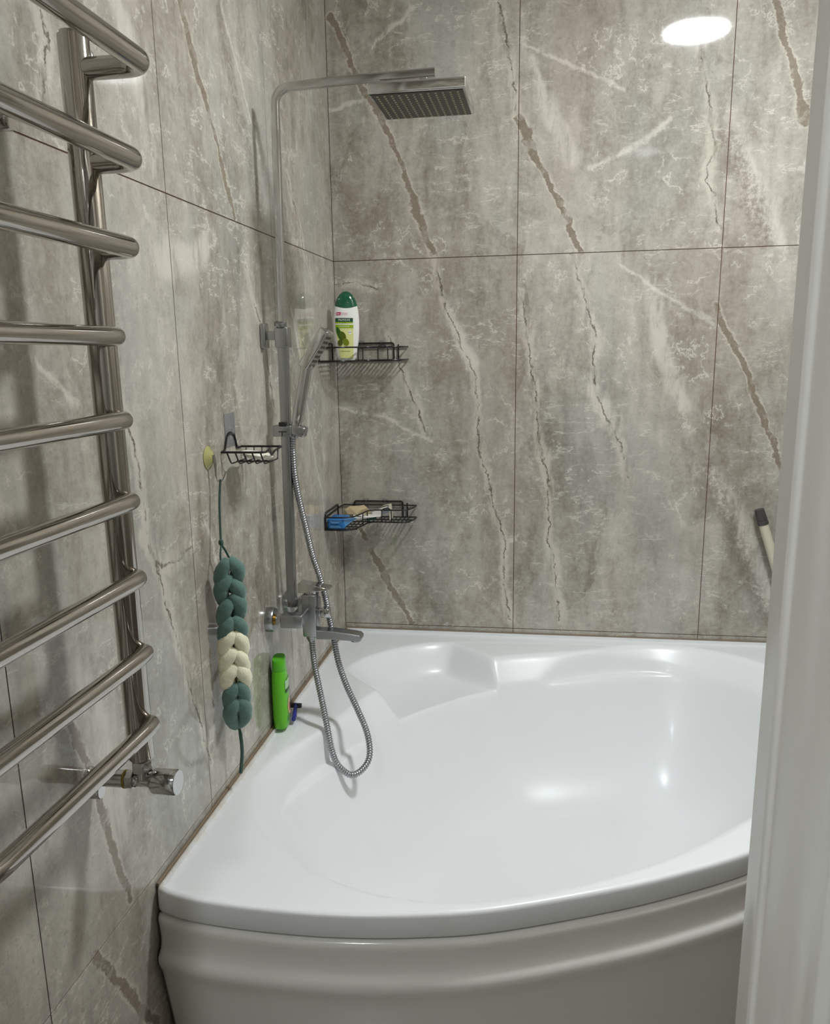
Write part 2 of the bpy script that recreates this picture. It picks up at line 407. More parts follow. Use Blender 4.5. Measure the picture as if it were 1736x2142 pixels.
# ---------------------------------------------------------------- bathtub
def sym(half):
    return half + [(b, a) for a, b in half[::-1] if abs(a - b) > 1e-6]
def chaikin(p, k=2, closed=True):
    for _ in range(k):
        q = []
        for i in range(len(p)):
            a = p[i]; b = p[(i + 1) % len(p)]
            q += [(.75 * a[0] + .25 * b[0], .75 * a[1] + .25 * b[1]), (.25 * a[0] + .75 * b[0], .25 * a[1] + .75 * b[1])]
        p = q
    return p
def sdist(px, py, poly):
    """signed distance, positive inside; poly = list of (x, y)"""
    d = np.full(px.shape, 1e9); ins = np.zeros(px.shape, bool); n = len(poly)
    for i in range(n):
        ax, ay = poly[i]; bx, by = poly[(i + 1) % n]; ex, ey = bx - ax, by - ay
        t = np.clip(((px - ax) * ex + (py - ay) * ey) / (ex * ex + ey * ey + 1e-12), 0, 1)
        d = np.minimum(d, (px - ax - t * ex) ** 2 + (py - ay - t * ey) ** 2)
        c = ((ay > py) != (by > py)) & (px < (bx - ax) * (py - ay) / (by - ay + 1e-15) + ax)
        ins ^= c
    d = np.sqrt(d); return np.where(ins, d, -d)
def sstep(x): x = np.clip(x, 0, 1); return x * x * (3 - 2 * x)
ZR = .585
O_half = [(.185, .185), (.26, .12), (.37, .085), (.5, .068), (.65, .058), (.8, .052), (.95, .055), (1.1, .075), (1.22, .13), (1.32, .23), (1.385, .33), (1.418, .45), (1.405, .58), (1.335, .75), (1.225, .92), (1.078, 1.078)]
P_half = [(.19, .19), (.26, .128), (.33, .095), (.385, .09), (.42, .115), (.575, .263), (.60, .266), (.64, .225), (.73, .165), (.83, .115), (.93, .082), (1.02, .068), (1.1, .077), (1.22, .132), (1.32, .232), (1.383, .331), (1.416, .45), (1.403, .58), (1.333, .75), (1.223, .92), (1.076, 1.076)]
B_half = [(.395, .395), (.47, .325), (.55, .27), (.62, .242), (.72, .215), (.84, .175), (.94, .125), (1.03, .100), (1.12, .108), (1.22, .152), (1.31, .245), (1.368, .34), (1.398, .45), (1.386, .58), (1.316, .74), (1.206, .91), (1.062, 1.062)]
Op = chaikin(sym(O_half)); Pp = chaikin(sym(P_half), 2); Bp = chaikin(sym(B_half))
front = [(0, 1.5), (.08, 1.521), (.2, 1.530), (.34, 1.527), (.48, 1.508), (.62, 1.472), (.83, 1.383), (.97, 1.308), (1.077, 1.240), (1.165, 1.165)]
front = front + [(b, a) for a, b in front[:-1][::-1]]
fp = smooth_path([(a, b, 0) for a, b in front], 8)
fp = [(p.x, p.y) for p in fp]
WG = .004   # gap to the tiles filled by sealant
outl = []
for k in range(60): outl.append((1.5 - 1.496 * k / 60, WG))            # along the back wall towards the corner
for k in range(60): outl.append((WG, WG + (1.5 - WG) * k / 60))         # along the left wall towards the camera
# round the free left end and the right end a little
ff = [(max(a, WG), max(b, WG)) for a, b in fp]
e0 = [(WG, 1.489), (WG + .003, 1.4965), (.012, 1.5015)] + [q for q in ff if q[0] > .02 and q[1] > .02] + [(1.5015, .012), (1.4965, .007)]
outl = outl[:-1] + e0
# densify to even spacing
den = []
for i, a in enumerate(outl):
    b = outl[(i + 1) % len(outl)]; L = math.dist(a, b); n = max(1, int(L / .009))
    for k in range(n): den.append((a[0] + (b[0] - a[0]) * k / n, a[1] + (b[1] - a[1]) * k / n))
outl = np.array(den)
cen = np.array([.70, .70])
NR = 150
fr = np.linspace(0.02, 1, NR)
gx = cen[0] + (outl[:, 0] - cen[0])[None, :] * fr[:, None]; gy = cen[1] + (outl[:, 1] - cen[1])[None, :] * fr[:, None]
dO = sdist(gx, gy, Op); dP = sdist(gx, gy, Pp); dB = sdist(gx, gy, Bp)
deck = ZR - .002 * sstep((dO + .03) / .03)
zO = ZR - .010 * sstep((dO + .006) / .022)
corner = 1 - sstep((gx + gy - .62) / .35)                                # 1 in the seat by the corner
wS = .030 + .045 * corner
zS = ZR - .010 - (.078 + .012 * corner) * sstep((dP + .004) / wS) * np.where(dP > -.004, 1, 0)
zF = .175
tt = np.clip((dB + .0) / .30, 0, 1)
zB = zF + (.505 - zF) * (1 - tt) ** 2.3 + .004 * 0
zB = np.where(dB > 0, zB, 1.0 - 0 * dB)
zB = np.where(dB <= 0, .505 + np.clip(-dB, 0, 1) * 1.2, zB)
def smin(a, b, k):
    h = np.clip(.5 + .5 * (b - a) / k, 0, 1); return b * (1 - h) + a * h - k * h * (1 - h)
Z = smin(zO, zS, .006); Z = smin(Z, zB, .016)
mb = MB(); n = len(outl)
rings = [[(gx[i, j], -gy[i, j], Z[i, j]) for j in range(n)] for i in range(NR - 1)]
# edge roll and hanging lip
nrm = []
for j in range(n):
    a = outl[j - 1]; b = outl[(j + 1) % n]; t = b - a; t = t / np.linalg.norm(t); nn = np.array([t[1], -t[0]])
    if np.dot(nn, outl[j] - cen) < 0: nn = -nn
    nrm.append(nn)
def off(d, z): return [(outl[j][0] + nrm[j][0] * d, -(outl[j][1] + nrm[j][1] * d), z) for j in range(n)]
wallside = [(outl[j][0] < .0045 and outl[j][1] < 1.49) or (outl[j][1] < .0045 and outl[j][0] < 1.49) for j in range(n)]
rings = rings[:-1]
for d, z in ((-.009, ZR), (-.0055, ZR - .0006), (-.0025, ZR - .0022), (-.0007, ZR - .005), (0, ZR - .009), (.001, ZR - .043), (-.002, ZR - .0475), (-.008, ZR - .049), (-.02, ZR - .049)):
    rings.append(off(d, z))
mb.rings(rings, True, True, False)
tub = Thing('bathtub', (0.7, -.7, 0), 'glossy white acrylic corner bathtub with curved front, moulded corner seat and apron', 'bathtub')
tub.part(mb, 'basin', M['acrylic'], smooth=60)
# front panel following the curved front, with a moulded ridge
fo = [q for q in ff]
fpn = []
for j in range(len(fo)):
    a = np.array(fo[max(j - 1, 0)]); b = np.array(fo[min(j + 1, len(fo) - 1)]); t = b - a; t /= np.linalg.norm(t)
    nn = np.array([-t[1], t[0]])
    if np.dot(nn, np.array(fo[j]) - cen) < 0: nn = -nn
    fpn.append(nn)
pp = [(-.030, .531), (-.010, .5325), (-.004, .531), (.001, .527), (.003, .521), (.002, .512), (.000, .500), (-.001, .482), (.0005, .470), (.004, .463), (.009, .4585), (.0125, .452), (.0135, .445), (.012, .436), (.008, .425), (.003, .408), (-.002, .380), (-.010, .33), (-.022, .24), (-.035, .12), (-.045, .02), (-.045, .004), (-.07, .004)]
pr = []
for d, z in pp:
    pr.append([(max(fo[j][0] + fpn[j][0] * d, .006), -max(fo[j][1] + fpn[j][1] * d, .006), z) for j in range(len(fo))])
mp = MB(); mp.rings(pr, False, False, False)
po = tub.part(mp, 'front_panel', M['acrylic_panel'], smooth=60)
sd = po.modifiers.new('thick', 'SOLIDIFY'); sd.thickness = .004; sd.offset = -1
# stained bead of sealant along both walls
tub.part(MB().tube([(.0035, y, ZR - .001) for y in np.linspace(-1.49, -.005, 60)], [.0030 + .0010 * random.random() for _ in range(60)], 8), 'sealant', M['sealant'], label='stained brown sealant bead along the left wall')
tub.part(MB().tube([(x, -.0035, ZR - .001) for x in np.linspace(.005, 1.49, 60)], [.0026 + .0008 * random.random() for _ in range(60)], 8), 'sealant', M['sealant'], label='thin sealant bead along the back wall')

# ---------------------------------------------------------------- heated towel rail
TX, TY, TY2 = .09, -1.662, -2.062
rail = Thing('towel_radiator', (TX, TY, .9), 'polished steel ladder towel radiator on the left marble wall', 'towel rail')
for y in (TY, TY2):
    rail.part(MB().lathe((TX, y, .926), (0, 0, 1), [(0, .0), (0, .0175), (.003, .0195), (.980, .0195), (.984, .0175), (.985, 0)], 40), 'collector', M['steel'])
RB = .0125
for z, XO in ((1.868, .183), (1.758, .163), (1.653, .147)):
    path = rounded([(TX + .012, TY, z), (XO, TY, z), (XO, TY2, z), (TX + .012, TY2, z)], .028, 10)
    rail.part(MB().tube(path, RB + .001, 24), 'rail', M['steel'])
for z in (1.542, 1.431, 1.319, 1.208, 1.096, .984):
    path = rounded([(TX + .010, TY, z), (TX + .024, TY - .002, z), (TX + .027, TY - .03, z), (TX + .027, TY2 + .03, z), (TX + .024, TY2 + .002, z), (TX + .010, TY2, z)], .014, 6)
    rail.part(MB().tube(path, RB, 24), 'rail', M['steel'])
rail.part(MB().lathe((TX + .017, TY + .006, 1.874), (0, 0, 1), [(0, .0), (0, .006), (.006, .0045), (.014, .0045), (.016, .003), (.017, 0)], 20), 'air_vent', M['chrome'])
for z in (1.80,):
    rail.part(MB().lathe((.0, TY - .055, z), (1, 0, 0), [(0, .0), (0, .017), (.003, .017), (.004, .0125), (.026, .0125), (.028, .011), (.028, 0)], 28), 'wall_bracket', M['steel'])
rail.part(MB().lathe((.0, TY - .004, .868), (1, 0, 0), [(0, .0), (0, .0125), (.020, .0125), (.022, .011), (.022, 0)], 28), 'wall_bracket', M['chrome'])
# supply pipe, tape ring, nuts, angle valve and cap
zc = .889
rail.part(MB().lathe((.0, TY, zc), (1, 0, 0), [(0, 0), (0, .0155), (.004, .0155), (.006, .0135), (.064, .0135), (.064, 0)], 32), 'supply_pipe', M['chrome'])
rail.part(MB().lathe((.060, TY, zc), (1, 0, 0), [(0, 0), (0, .0142), (.004, .0142), (.004, 0)], 32), 'thread_tape', M['olive_tape'], label='yellow thread sealing tape ring')
hexp = lambda r: [(r * math.cos(PI / 3 * k), r * math.sin(PI / 3 * k)) for k in range(6)]
rail.part(MB().tube([(.064, TY, zc), (.076, TY, zc)], 1, prof=hexp(.0155), up=(0, 0, 1)), 'pipe_nut', M['chrome'], bevel=.0012)
rail.part(MB().lathe((.074, TY, zc), (1, 0, 0), [(0, 0), (0, .009), (.004, .012), (.008, .010), (.022, .010), (.030, .013), (.034, .0), ], 24), 'valve_body', M['chrome'])
rail.part(MB().lathe((TX, TY, zc + .004), (0, 0, 1), [(0, 0), (0, .0095), (.018, .0095), (.018, .0)], 24), 'valve_neck', M['chrome'])
rail.part(MB().tube([(TX, TY, .905), (TX, TY, .924)], 1, prof=hexp(.0165), up=(1, 0, 0)), 'collector_nut', M['chrome'], bevel=.0015)
rail.part(MB().lathe((.104, TY, zc), (1, 0, 0), [(0, 0), (0, .014), (.003, .0185), (.006, .0195), (.040, .0195), (.042, .0185), (.0425, 0)], 36), 'valve_cap', M['chrome'])

# ---------------------------------------------------------------- shower column with mixer
SY = -.73
sh = Thing('shower_column', (.05, SY, .85), 'chrome shower column with bath mixer and square rain head on the left wall', 'shower')
sq = rrect(1, 1, .28, 4)
def riser_x(z): return .041 + (z - .89) * .0150
low = [(riser_x(z), SY, z) for z in (.882, 1.2, 1.545)]
sh.part(MB().tube(low, .0112, prof=sq, up=(1, 0, 0)), 'riser_pipe', M['satin'])
RT = 2.100
arm_path = [(riser_x(1.56), SY, 1.56), (riser_x(1.8), SY, 1.8), (riser_x(2.0), SY, 2.0)] + [Vector(p) for p in rounded([(riser_x(2.02), SY, 2.02), (riser_x(2.1), SY, RT), (.15, SY, RT + .004)], .062, 12)] + [(.25, SY, RT + .007), (.425, SY, RT + .010)]
sh.part(MB().tube(arm_path, .0088, prof=sq, up=(0, 1, 0)), 'shower_arm', M['chrome'])
hx, hy, hz = .400, -.748, 2.052
head = sh.part(MB().box((hx - .103, hy - .103, hz - .010), (hx + .103, hy + .103, hz + .012), .0025), 'rain_head', M['chrome'])
sh.part(MB().box((hx - .097, hy - .097, hz - .0112), (hx + .097, hy + .097, hz - .0102)), 'nozzle_plate', mat('nozzle_plate', srgb(44, 42, 38), .35), parent=head, label='black underside plate of the rain head')
nz = MB()
for i in range(12):
    for j in range(12):
        x = hx - .085 + .17 * i / 11; y = hy - .085 + .17 * j / 11
        nz.lathe((x, y, hz - .0108), (0, 0, -1), [(0, .0031), (.0022, .0022), (.0022, 0)], 7)
no = sh.part(nz, 'nozzles', M['nozzle'], parent=head, smooth=30); no['kind'] = 'stuff'
sh.part(MB().box((hx - .008, SY - .008, hz + .012), (hx + .008, SY + .008, RT + .001), .002), 'head_joint', M['chrome'])
# wall bracket, its block, bar and knob
bx = riser_x(1.557)
sh.part(MB().box((.0005, SY - .022, 1.530), (.013, SY + .012, 1.588), .003), 'wall_plate', M['satin'])
sh.part(MB().box((.012, SY - .012, 1.549), (bx - .01, SY + .004, 1.570), .002), 'wall_bar', M['satin'])
sh.part(MB().box((bx - .0165, SY - .0165, 1.531), (bx + .0165, SY + .0165, 1.578), .003), 'pipe_block', M['satin'])
sh.part(MB().lathe((bx - .004, SY - .006, 1.576), (.15, -.2, 1), [(0, 0), (0, .008), (.005, .009), (.006, .0145), (.013, .0155), (.016, .012), (.0165, 0)], 28), 'clamp_knob', M['satin'])
# slider that holds the hand shower
zx = 1.333; cx = riser_x(zx)
sh.part(MB().box((cx - .030, SY - .019, zx - .014), (cx + .018, SY + .019, zx + .013), .003), 'slider', M['satin'])
sh.part(MB().box((cx - .012, SY - .021, zx + .012), (cx + .006, SY - .006, zx + .021), .001), 'slider_button', M['black_rubber'], label='black release button on the slider')
sh.part(MB().box((cx - .014, SY - .0196, zx - .003), (cx + .006, SY - .0188, zx - .0005)).box((cx - .006, SY - .0196, zx - .012), (cx - .0035, SY - .0188, zx - .002)), 'slider_slot', M['black_rubber'], label='dark slot in the slider face')
HR = Matrix.Rotation(math.radians(15), 3, 'Y')
hold_c = Vector((cx + .034, SY, zx + .001))
sh.part(MB().box((cx + .012, SY - .016, zx - .014), (cx + .052, SY + .016, zx + .012), .006, HR, hold_c), 'handset_cradle', M['satin'])
# mixer
zm = .868
for y in (SY - .075, SY + .075):
    f = sh.part(MB().lathe((0, y, zm), (1, 0, 0), [(0, 0), (0, .0315), (.015, .0315), (.019, .029), (.0195, .012), (.0195, 0)], 40), 'wall_flange', M['satin'])
    sh.part(MB().lathe((.019, y, zm), (1, 0, 0), [(0, 0), (0, .0125), (.006, .0125), (.006, 0)], 28), 'brass_ring', M['brass'], label='brass thread showing behind the nut')
    sh.part(MB().tube([(.024, y, zm), (.036, y, zm)], 1, prof=hexp(.0175), up=(0, 0, 1)), 'inlet_nut', M['chrome'], bevel=.0012)
    sh.part(MB().box((.036, y - .0165, zm - .0165), (.093, y + .0165, zm + .0165), .003), 'inlet_arm', M['satin'])
sh.part(MB().box((.060, SY - .070, zm - .0155), (.091, SY + .070, zm + .0155), .003), 'crossbar', M['satin'])
sh.part(MB().box((.072, SY - .0215, .806), (.108, SY + .0215, .918), .0035), 'mixer_body', M['satin'])
sh.part(MB().lathe((.090, SY, .917), (0, 0, 1), [(0, 0), (0, .016), (.006, .016), (.006, 0)], 28), 'lever_neck', M['chrome'])
lv = MB(); lp = [(.063, .923), (.063, .946), (.066, .949), (.143, .936), (.146, .932), (.140, .930), (.105, .927), (.098, .922)]
lv.rings([[(x, SY - w_, z) for x, z in lp] for w_ in (-.0195, .0195)])
sh.part(lv, 'lever', M['chrome'], bevel=.0015)
sh.part(MB().box((.107, SY - .010, zm - .010), (.118, SY + .010, zm + .010), .002), 'diverter_stem', M['satin'])
sh.part(MB().box((.117, SY - .013, zm - .012), (.141, SY + .013, zm + .012), .004), 'diverter_knob', M['chrome'])
sp_ = MB(); lo = [(.106, .800), (.106, .823), (.150, .8225), (.205, .817), (.219, .814), (.224, .808), (.224, .800), (.219, .797), (.205, .798), (.150, .800)]
sp_.rings([[(x, SY - w_, z) for x, z in lo] for w_ in (-.0185, .0185)])
sh.part(sp_, 'spout', M['satin'], bevel=.002)
sh.part(MB().lathe((.206, SY, .800), (0, 0, -1), [(0, 0), (0, .013), (.007, .012), (.007, .0)], 28), 'aerator', M['satin'])
sh.part(MB().lathe((.088, SY, .808), (0, 0, -1), [(0, 0), (0, .0125), (.012, .0125), (.014, .0095), (.018, .0095), (.018, 0)], 28), 'hose_outlet', M['satin'])

# ---------------------------------------------------------------- hand shower and hose
hs = Thing('hand_shower', (.1, SY, 1.35), 'chrome hand shower with rectangular head and ribbed steel hose hanging into the tub', 'hand shower')
a = Vector((.0755, SY - .004, 1.345)); b = Vector((.111, SY - .006, 1.493)); d = (b - a).normalized()
side = Vector((0, 1, 0)); 
hd = MB().tube([a - d * .008, a, a + d * .012, a + d * .06, b - d * .01, b + d * .004], [.0095, .0105, .0115, .0122, .0125, .0125], prof=rrect(1, 1, .45, 4), up=(0, 1, 0))
hdl = hs.part(hd, 'handle', M['chrome'])
q = Vector((.162, SY - .004, 1.569)); dd = (q - b).normalized(); nn_ = dd.cross(Vector((0, 1, 0))).normalized()
if nn_.x < 0: nn_ = -nn_
base = b - dd * .012 
Rm = Matrix((nn_, Vector((0, 1, 0)), dd)).transposed()     # local x = face normal, z = along head
def local_box(mb, a_, b_, bev, o): 
    t = MB().box(a_, b_, bev); t.v = [tuple(o + Rm @ Vector(v)) for v in t.v]; mb.add(t.v, t.f); return mb
Rz = Matrix.Rotation(math.radians(-24), 3, 'Z')
Rm = Matrix.Rotation(math.radians(-6), 3, dd) @ Rm
shd = hs.part(local_box(MB(), (-.012, -.023, 0), (.012, .023, .104), .003, base), 'spray_head', M['chrome'])
sf = MB()
for k in range(7):
    z0 = .010 + k * .0128
    local_box(sf, (.0120, -.016, z0), (.0126, .016, z0 + .0064), 0, base)
so = hs.part(local_box(MB(), (.0118, -.0205, .006), (.0123, .0205, .098), 0, base), 'spray_face', mat('spray_face', srgb(128, 128, 116), .4), parent=shd)
so2 = hs.part(sf, 'spray_stripes', mat('spray_stripe', srgb(58, 54, 44), .5), parent=shd, label='dark rubber nozzle rows')
# hose: a corrugated tube
hp = [(0.063, -0.73, 1.316), (0.062, -0.73, 1.286), (0.063, -0.728, 1.226), (0.069, -0.722, 1.165), (0.081, -0.715, 1.091), (0.094, -0.708, 1.014), (0.109, -0.702, 0.956), (0.122, -0.7, 0.898), (0.131, -0.705, 0.848), (0.142, -0.712, 0.799), (0.157, -0.725, 0.731), (0.183, -0.75, 0.676), (0.217, -0.78, 0.625), (0.247, -0.81, 0.575), (0.257, -0.835, 0.529), (0.243, -0.85, 0.499), (0.213, -0.855, 0.482), (0.178, -0.845, 0.5), (0.157, -0.825, 0.53), (0.14, -0.8, 0.584), (0.121, -0.775, 0.651), (0.101, -0.75, 0.719), (0.092, -0.735, 0.765), (0.089, -0.73, 0.803)]
sm = smooth_path(hp, 24)
L = [0]
for i in range(1, len(sm)): L.append(L[-1] + (Vector(sm[i]) - Vector(sm[i - 1])).length)
tot = L[-1]; pit = .0062; NN = int(tot / pit * 4); pts = []; rad = []; k = 0
for i in range(NN + 1):
    s_ = tot * i / NN
    while k < len(L) - 2 and L[k + 1] < s_: k += 1
    t = (s_ - L[k]) / max(L[k + 1] - L[k], 1e-9); pts.append(Vector(sm[k]).lerp(Vector(sm[k + 1]), t))
    rad.append(.0076 + (.0011, .0006, -.0012, .0004)[i % 4])
hs.part(MB().tube(pts, rad, 14), 'hose', M['satin'], smooth=80)
hs.part(MB().tube([a - d * .030, a - d * .008], [.0085, .0105], 16), 'hose_nut', M['satin'])

# ---------------------------------------------------------------- wire corner shelves
def corner_shelf(name, zt, xr, label):
    zb = zt - .040; W = .0024; W2 = .0018; e = .004
    t = Thing(name, (.12, -.1, zb), label, 'shelf', 'black wire corner shelves')
    front_pts = lambda z: [(e, -.238, z), (.062, -.238, z), (.090, -.218, z), (.104, -.165, z), (.116, -.112, z), (.145, -.098, z), (xr - .025, -.098, z), (xr, -.078, z), (xr + .012, -.006, z)]
    fr_ = smooth_path(front_pts(zt), 6)
    t.part(MB().tube(fr_ + [(e + .004, -.006, zt), (e, -.05, zt), (e, -.238, zt)], W, 8, closed=False), 'top_rail', M['wire'])
    fb = smooth_path(front_pts(zb), 6)
    t.part(MB().tube(fb + [(e + .004, -.006, zb), (e, -.05, zb), (e, -.238, zb)], W, 8), 'bottom_rail', M['wire'])
    g = MB()
    def ylim(x):   # front edge y for a given x
        best = -.238
        for p_, q_ in zip(fb, fb[1:]):
            if p_.x <= x <= q_.x: best = p_.y + (q_.y - p_.y) * (x - p_.x) / max(q_.x - p_.x, 1e-6)
        return best
    x = .016
    while x < xr - .004:
        g.tube([(x, -.006, zb), (x, ylim(x), zb)], W2, 6); x += .0135
    for y in (-.045, -.085): g.tube([(e, y, zb - .002), (xr, y, zb - .002)], W2, 6)
    for y in (-.13, -.17, -.21): g.tube([(e, y, zb - .002), (.098, y, zb - .002)], W2, 6)
    t.part(g, 'grid', M['wire'])
    for x_ in (.106, .113):
        y_ = ylim(x_); t.part(MB().tube([(x_, y_, zt), (x_, y_ - .001, zb)], W2, 6), 'upright', M['wire'])
    t.part(MB().tube([(e, -.238, zt), (e, -.238, zb)], W, 6), 'upright', M['wire'])
    t.part(MB().tube([(xr - .02, -.006, zt + .008), (xr - .02, -.006, zb)], W, 6), 'upright', M['wire'])
    c_ = rounded([(.157, -.100, zb), (.157, -.100, zt + .006), (.188, -.100, zt + .006), (.188, -.100, zb)], .016, 6)
    t.part(MB().tube(c_, W2, 6), 'front_loop', M['wire'])
    t.part(MB().tube(rounded([(.045, -.0045, zb), (.045, -.0045, zt + .013), (xr - .035, -.0045, zt + .013), (xr - .035, -.0045, zb)], .008, 4), W, 8), 'back_hanger', M['wire'])
    t.part(MB().tube(rounded([(e, -.07, zb), (e, -.07, zt + .013), (e, -.232, zt + .013), (e, -.232, zb)], .008, 4), W, 8), 'side_hanger', M['wire'])
    for x_ in (.085, .150):
        hk = MB().box((x_ - .009, -.0018, zt - .012), (x_ + .009, -.0004, zt + .022), .0004)
        hk.tube([(x_, -.0015, zt + .012), (x_, -.008, zt + .010), (x_, -.009, zt + .015)], .0012, 6)
        t.part(hk, 'adhesive_hook', clear, label='clear adhesive hook pad holding the shelf')
    return t, zb
clear = mat('clear_plastic', (.95, .96, .96, 1), .08, Transmission_Weight=.9, IOR=1.2)
s1, zb1 = corner_shelf('corner_shelf', 1.533, .225, 'black wire corner shelf holding the white bottle, upper of the two')
s2, zb2 = corner_shelf('corner_shelf', 1.019, .245, 'black wire corner shelf holding the blue pack and wrappers, lower of the two')

# ---------------------------------------------------------------- white bottle with green cap
def loft(mb, secs, n=40, p=2.3, wave=None):
    """secs: (z, half width, half depth)"""
    rings = []
    for z, a_, b_ in secs:
        r = []
        for k in range(n):
            t = 2 * PI * k / n; c, s_ = math.cos(t), math.sin(t)
            x = a_ * math.copysign(abs(c) ** (2 / p), c); y = b_ * math.copysign(abs(s_) ** (2 / p), s_)
            r.append((x, y, z + (wave(x, y, z) if wave else 0)))
        rings.append(r)
    return mb.rings(rings)
BR = Matrix.Rotation(math.radians(13), 3, 'Z'); BO = Vector((.0605, -.118, zb1 + .0022))
tilt = Matrix.Rotation(math.radians(1.2), 3, 'Y')
def place(mb, R_=None, o_=None):
    mb.v = [tuple((o_ if o_ is not None else BO) + (R_ if R_ is not None else BR @ tilt) @ Vector(v)) for v in mb.v]; return mb
bw = [(0, .0285), (.004, .0305), (.03, .0345), (.06, .0385), (.09, .0405), (.12, .0405), (.145, .038), (.16, .035), (.166, .033)]
def bhw(z):
    for (z0, a0), (z1, a1) in zip(bw, bw[1:]):
        if z0 <= z <= z1: return a0 + (a1 - a0) * (z - z0) / (z1 - z0)
    return bw[-1][1]
def bdp(z): return bhw(z) * .52
bt = Thing('shampoo_bottle', BO, 'white bottle with dark green cap and olive picture on the upper wire shelf', 'bottle')
fine = [0] + [.166 * k / 24 for k in range(1, 25)]
bt.part(place(loft(MB(), [(z, bhw(z) - (.003 if z == 0 else 0), bdp(z) - (.003 if z == 0 else 0)) for z in fine])), 'body', mat('bottle_white', srgb(236, 235, 228), .25))
cap = [(.1585, .0358, .0190), (.166, .0342, .0183), (.176, .031, .017), (.186, .0265, .0152), (.195, .020, .0125), (.2015, .0125, .0085), (.2045, .005, .0035), (.205, .001, .0008)]
bt.part(place(loft(MB(), cap, wave=lambda x, y, z: (.0085 * ((x / .036) ** 2) - .004) if z < .160 else 0)), 'cap', mat('bottle_green_cap', srgb(8, 84, 56), .12, Coat_Weight=.5))
def surf_y(x, z, eps=.0006):
    a_ = bhw(z); b_ = bdp(z); q_ = max(0, 1 - (abs(x) / a_) ** 2.3); return -(b_ * q_ ** (1 / 2.3)) - eps
def decal(t, name, poly_fn, m, eps=.0006, N=14, K=8):
    """poly_fn(u,v)->(x,z) for u,v in 0..1"""
    mb = MB(); vs = []
    for i in range(N + 1):
        for j in range(K + 1):
            x, z = poly_fn(i / N, j / K); vs.append((x, surf_y(x, z, eps), z))
    fs = [(i * (K + 1) + j, (i + 1) * (K + 1) + j, (i + 1) * (K + 1) + j + 1, i * (K + 1) + j + 1) for i in range(N) for j in range(K)]
    mb.add(vs, fs); return t.part(place(mb), name, m)
rc = lambda x0, x1, z0, z1: (lambda u, v: (x0 + (x1 - x0) * u, z0 + (z1 - z0) * v))
el = lambda cx_, cz_, a_, b_, an=0: (lambda u, v: (cx_ + v * (a_ * math.cos(2 * PI * u) * math.cos(an) - b_ * math.sin(2 * PI * u) * math.sin(an)), cz_ + v * (a_ * math.cos(2 * PI * u) * math.sin(an) + b_ * math.sin(2 * PI * u) * math.cos(an))))
c_dg = mat('print_dark_green', srgb(20, 72, 52), .3); c_li = mat('print_lime', srgb(150, 178, 20), .3); c_pale = mat('print_pale_yellow', srgb(222, 224, 150), .3)
c_ol = mat('print_olive', srgb(118, 132, 28), .3); c_ol2 = mat('print_dark_olive', srgb(84, 98, 24), .3); c_mag = mat('print_magenta', srgb(190, 30, 92), .3); c_wh = mat('print_white', srgb(245, 245, 240), .3)
c_lf = mat('print_leaf', srgb(44, 92, 26), .3); c_blk = mat('print_black', srgb(30, 34, 30), .4); c_pk = mat('print_pink', srgb(220, 120, 160), .4)
decal(bt, 'label_band', rc(-.033, .021, .1135, .1255), c_dg)
decal(bt, 'label_band', rc(-.033, .021, .1095, .1135), c_li)
decal(bt, 'label_band', rc(-.033, .022, .0955, .1055), c_li)
decal(bt, 'label_panel', lambda u, v: (-.033 + (.055 - .014 * (1 - v)) * u + .014 * (1 - v), .006 + .0885 * v), c_pale)
decal(bt, 'label_leaf', el(-.021, .078, .007, .022, .35), c_lf, .0012)
decal(bt, 'label_olive', el(-.011, .072, .0095, .0145, .45), c_ol2, .0014, 24, 4)
decal(bt, 'label_olive', el(-.0185, .052, .0075, .0095, 0), c_ol2, .0016, 24, 4)
decal(bt, 'label_olive', el(-.001, .054, .0088, .0115, .5), c_ol, .0018, 24, 4)
decal(bt, 'label_badge', el(.011, .083, .0054, .0054), c_wh, .0012, 24, 3)
decal(bt, 'label_tag', lambda u, v: (-.030 + .013 * u + .0015 * v, .1335 + .009 * v), c_mag, .0008)
# lettering wrapped on the bottle
def text_mesh(s, size, align='CENTER'):
    cu = bpy.data.curves.new('t', 'FONT'); cu.body = s; cu.size = size; cu.align_x = align; cu.align_y = 'CENTER'; cu.resolution_u = 3
    o = bpy.data.objects.new('t', cu); col.objects.link(o)
    bpy.context.view_layer.update()
    me = bpy.data.meshes.new_from_object(o.evaluated_get(bpy.context.evaluated_depsgraph_get()))
    vs = [v.co.copy() for v in me.vertices]; fs = [tuple(p.vertices) for p in me.polygons]
    bpy.data.objects.remove(o); bpy.data.meshes.remove(me); bpy.data.curves.remove(cu); return vs, fs
def label_text(t, s, size, x, z, m, eps=.0011, sx=1.0, skew=0):
    vs, fs = text_mesh(s, size); mb = MB()
    mb.add([(x + v.x * sx + v.y * skew, surf_y(x + v.x * sx, z + v.y, eps), z + v.y) for v in vs], fs)
    return t.part(place(mb), 'lettering', m, smooth=0)
label_text(bt, 'PALMOLIVE', .0088, -.006, .1195, c_wh, sx=.80)
label_text(bt, 'NATURALS', .0030, -.006, .1115, c_dg)
label_text(bt, 'УВЛАЖНЕНИЕ', .0046, -.006, .1005, c_wh)
label_text(bt, '2в1', .0070, -.0235, .1378, c_wh, skew=.2, sx=.9)
label_text(bt, 'ШАМПУНЬ', .0042, -.006, .1398, c_pk, sx=.9)
label_text(bt, 'БАЛЬЗАМ', .0042, -.006, .1354, c_pk, sx=.9)
label_text(bt, 'NEW', .0040, .011, .083, c_blk, eps=.0017)
label_text(bt, 'Масло Оливы', .0046, -.002, .0265, c_blk, sx=.9)

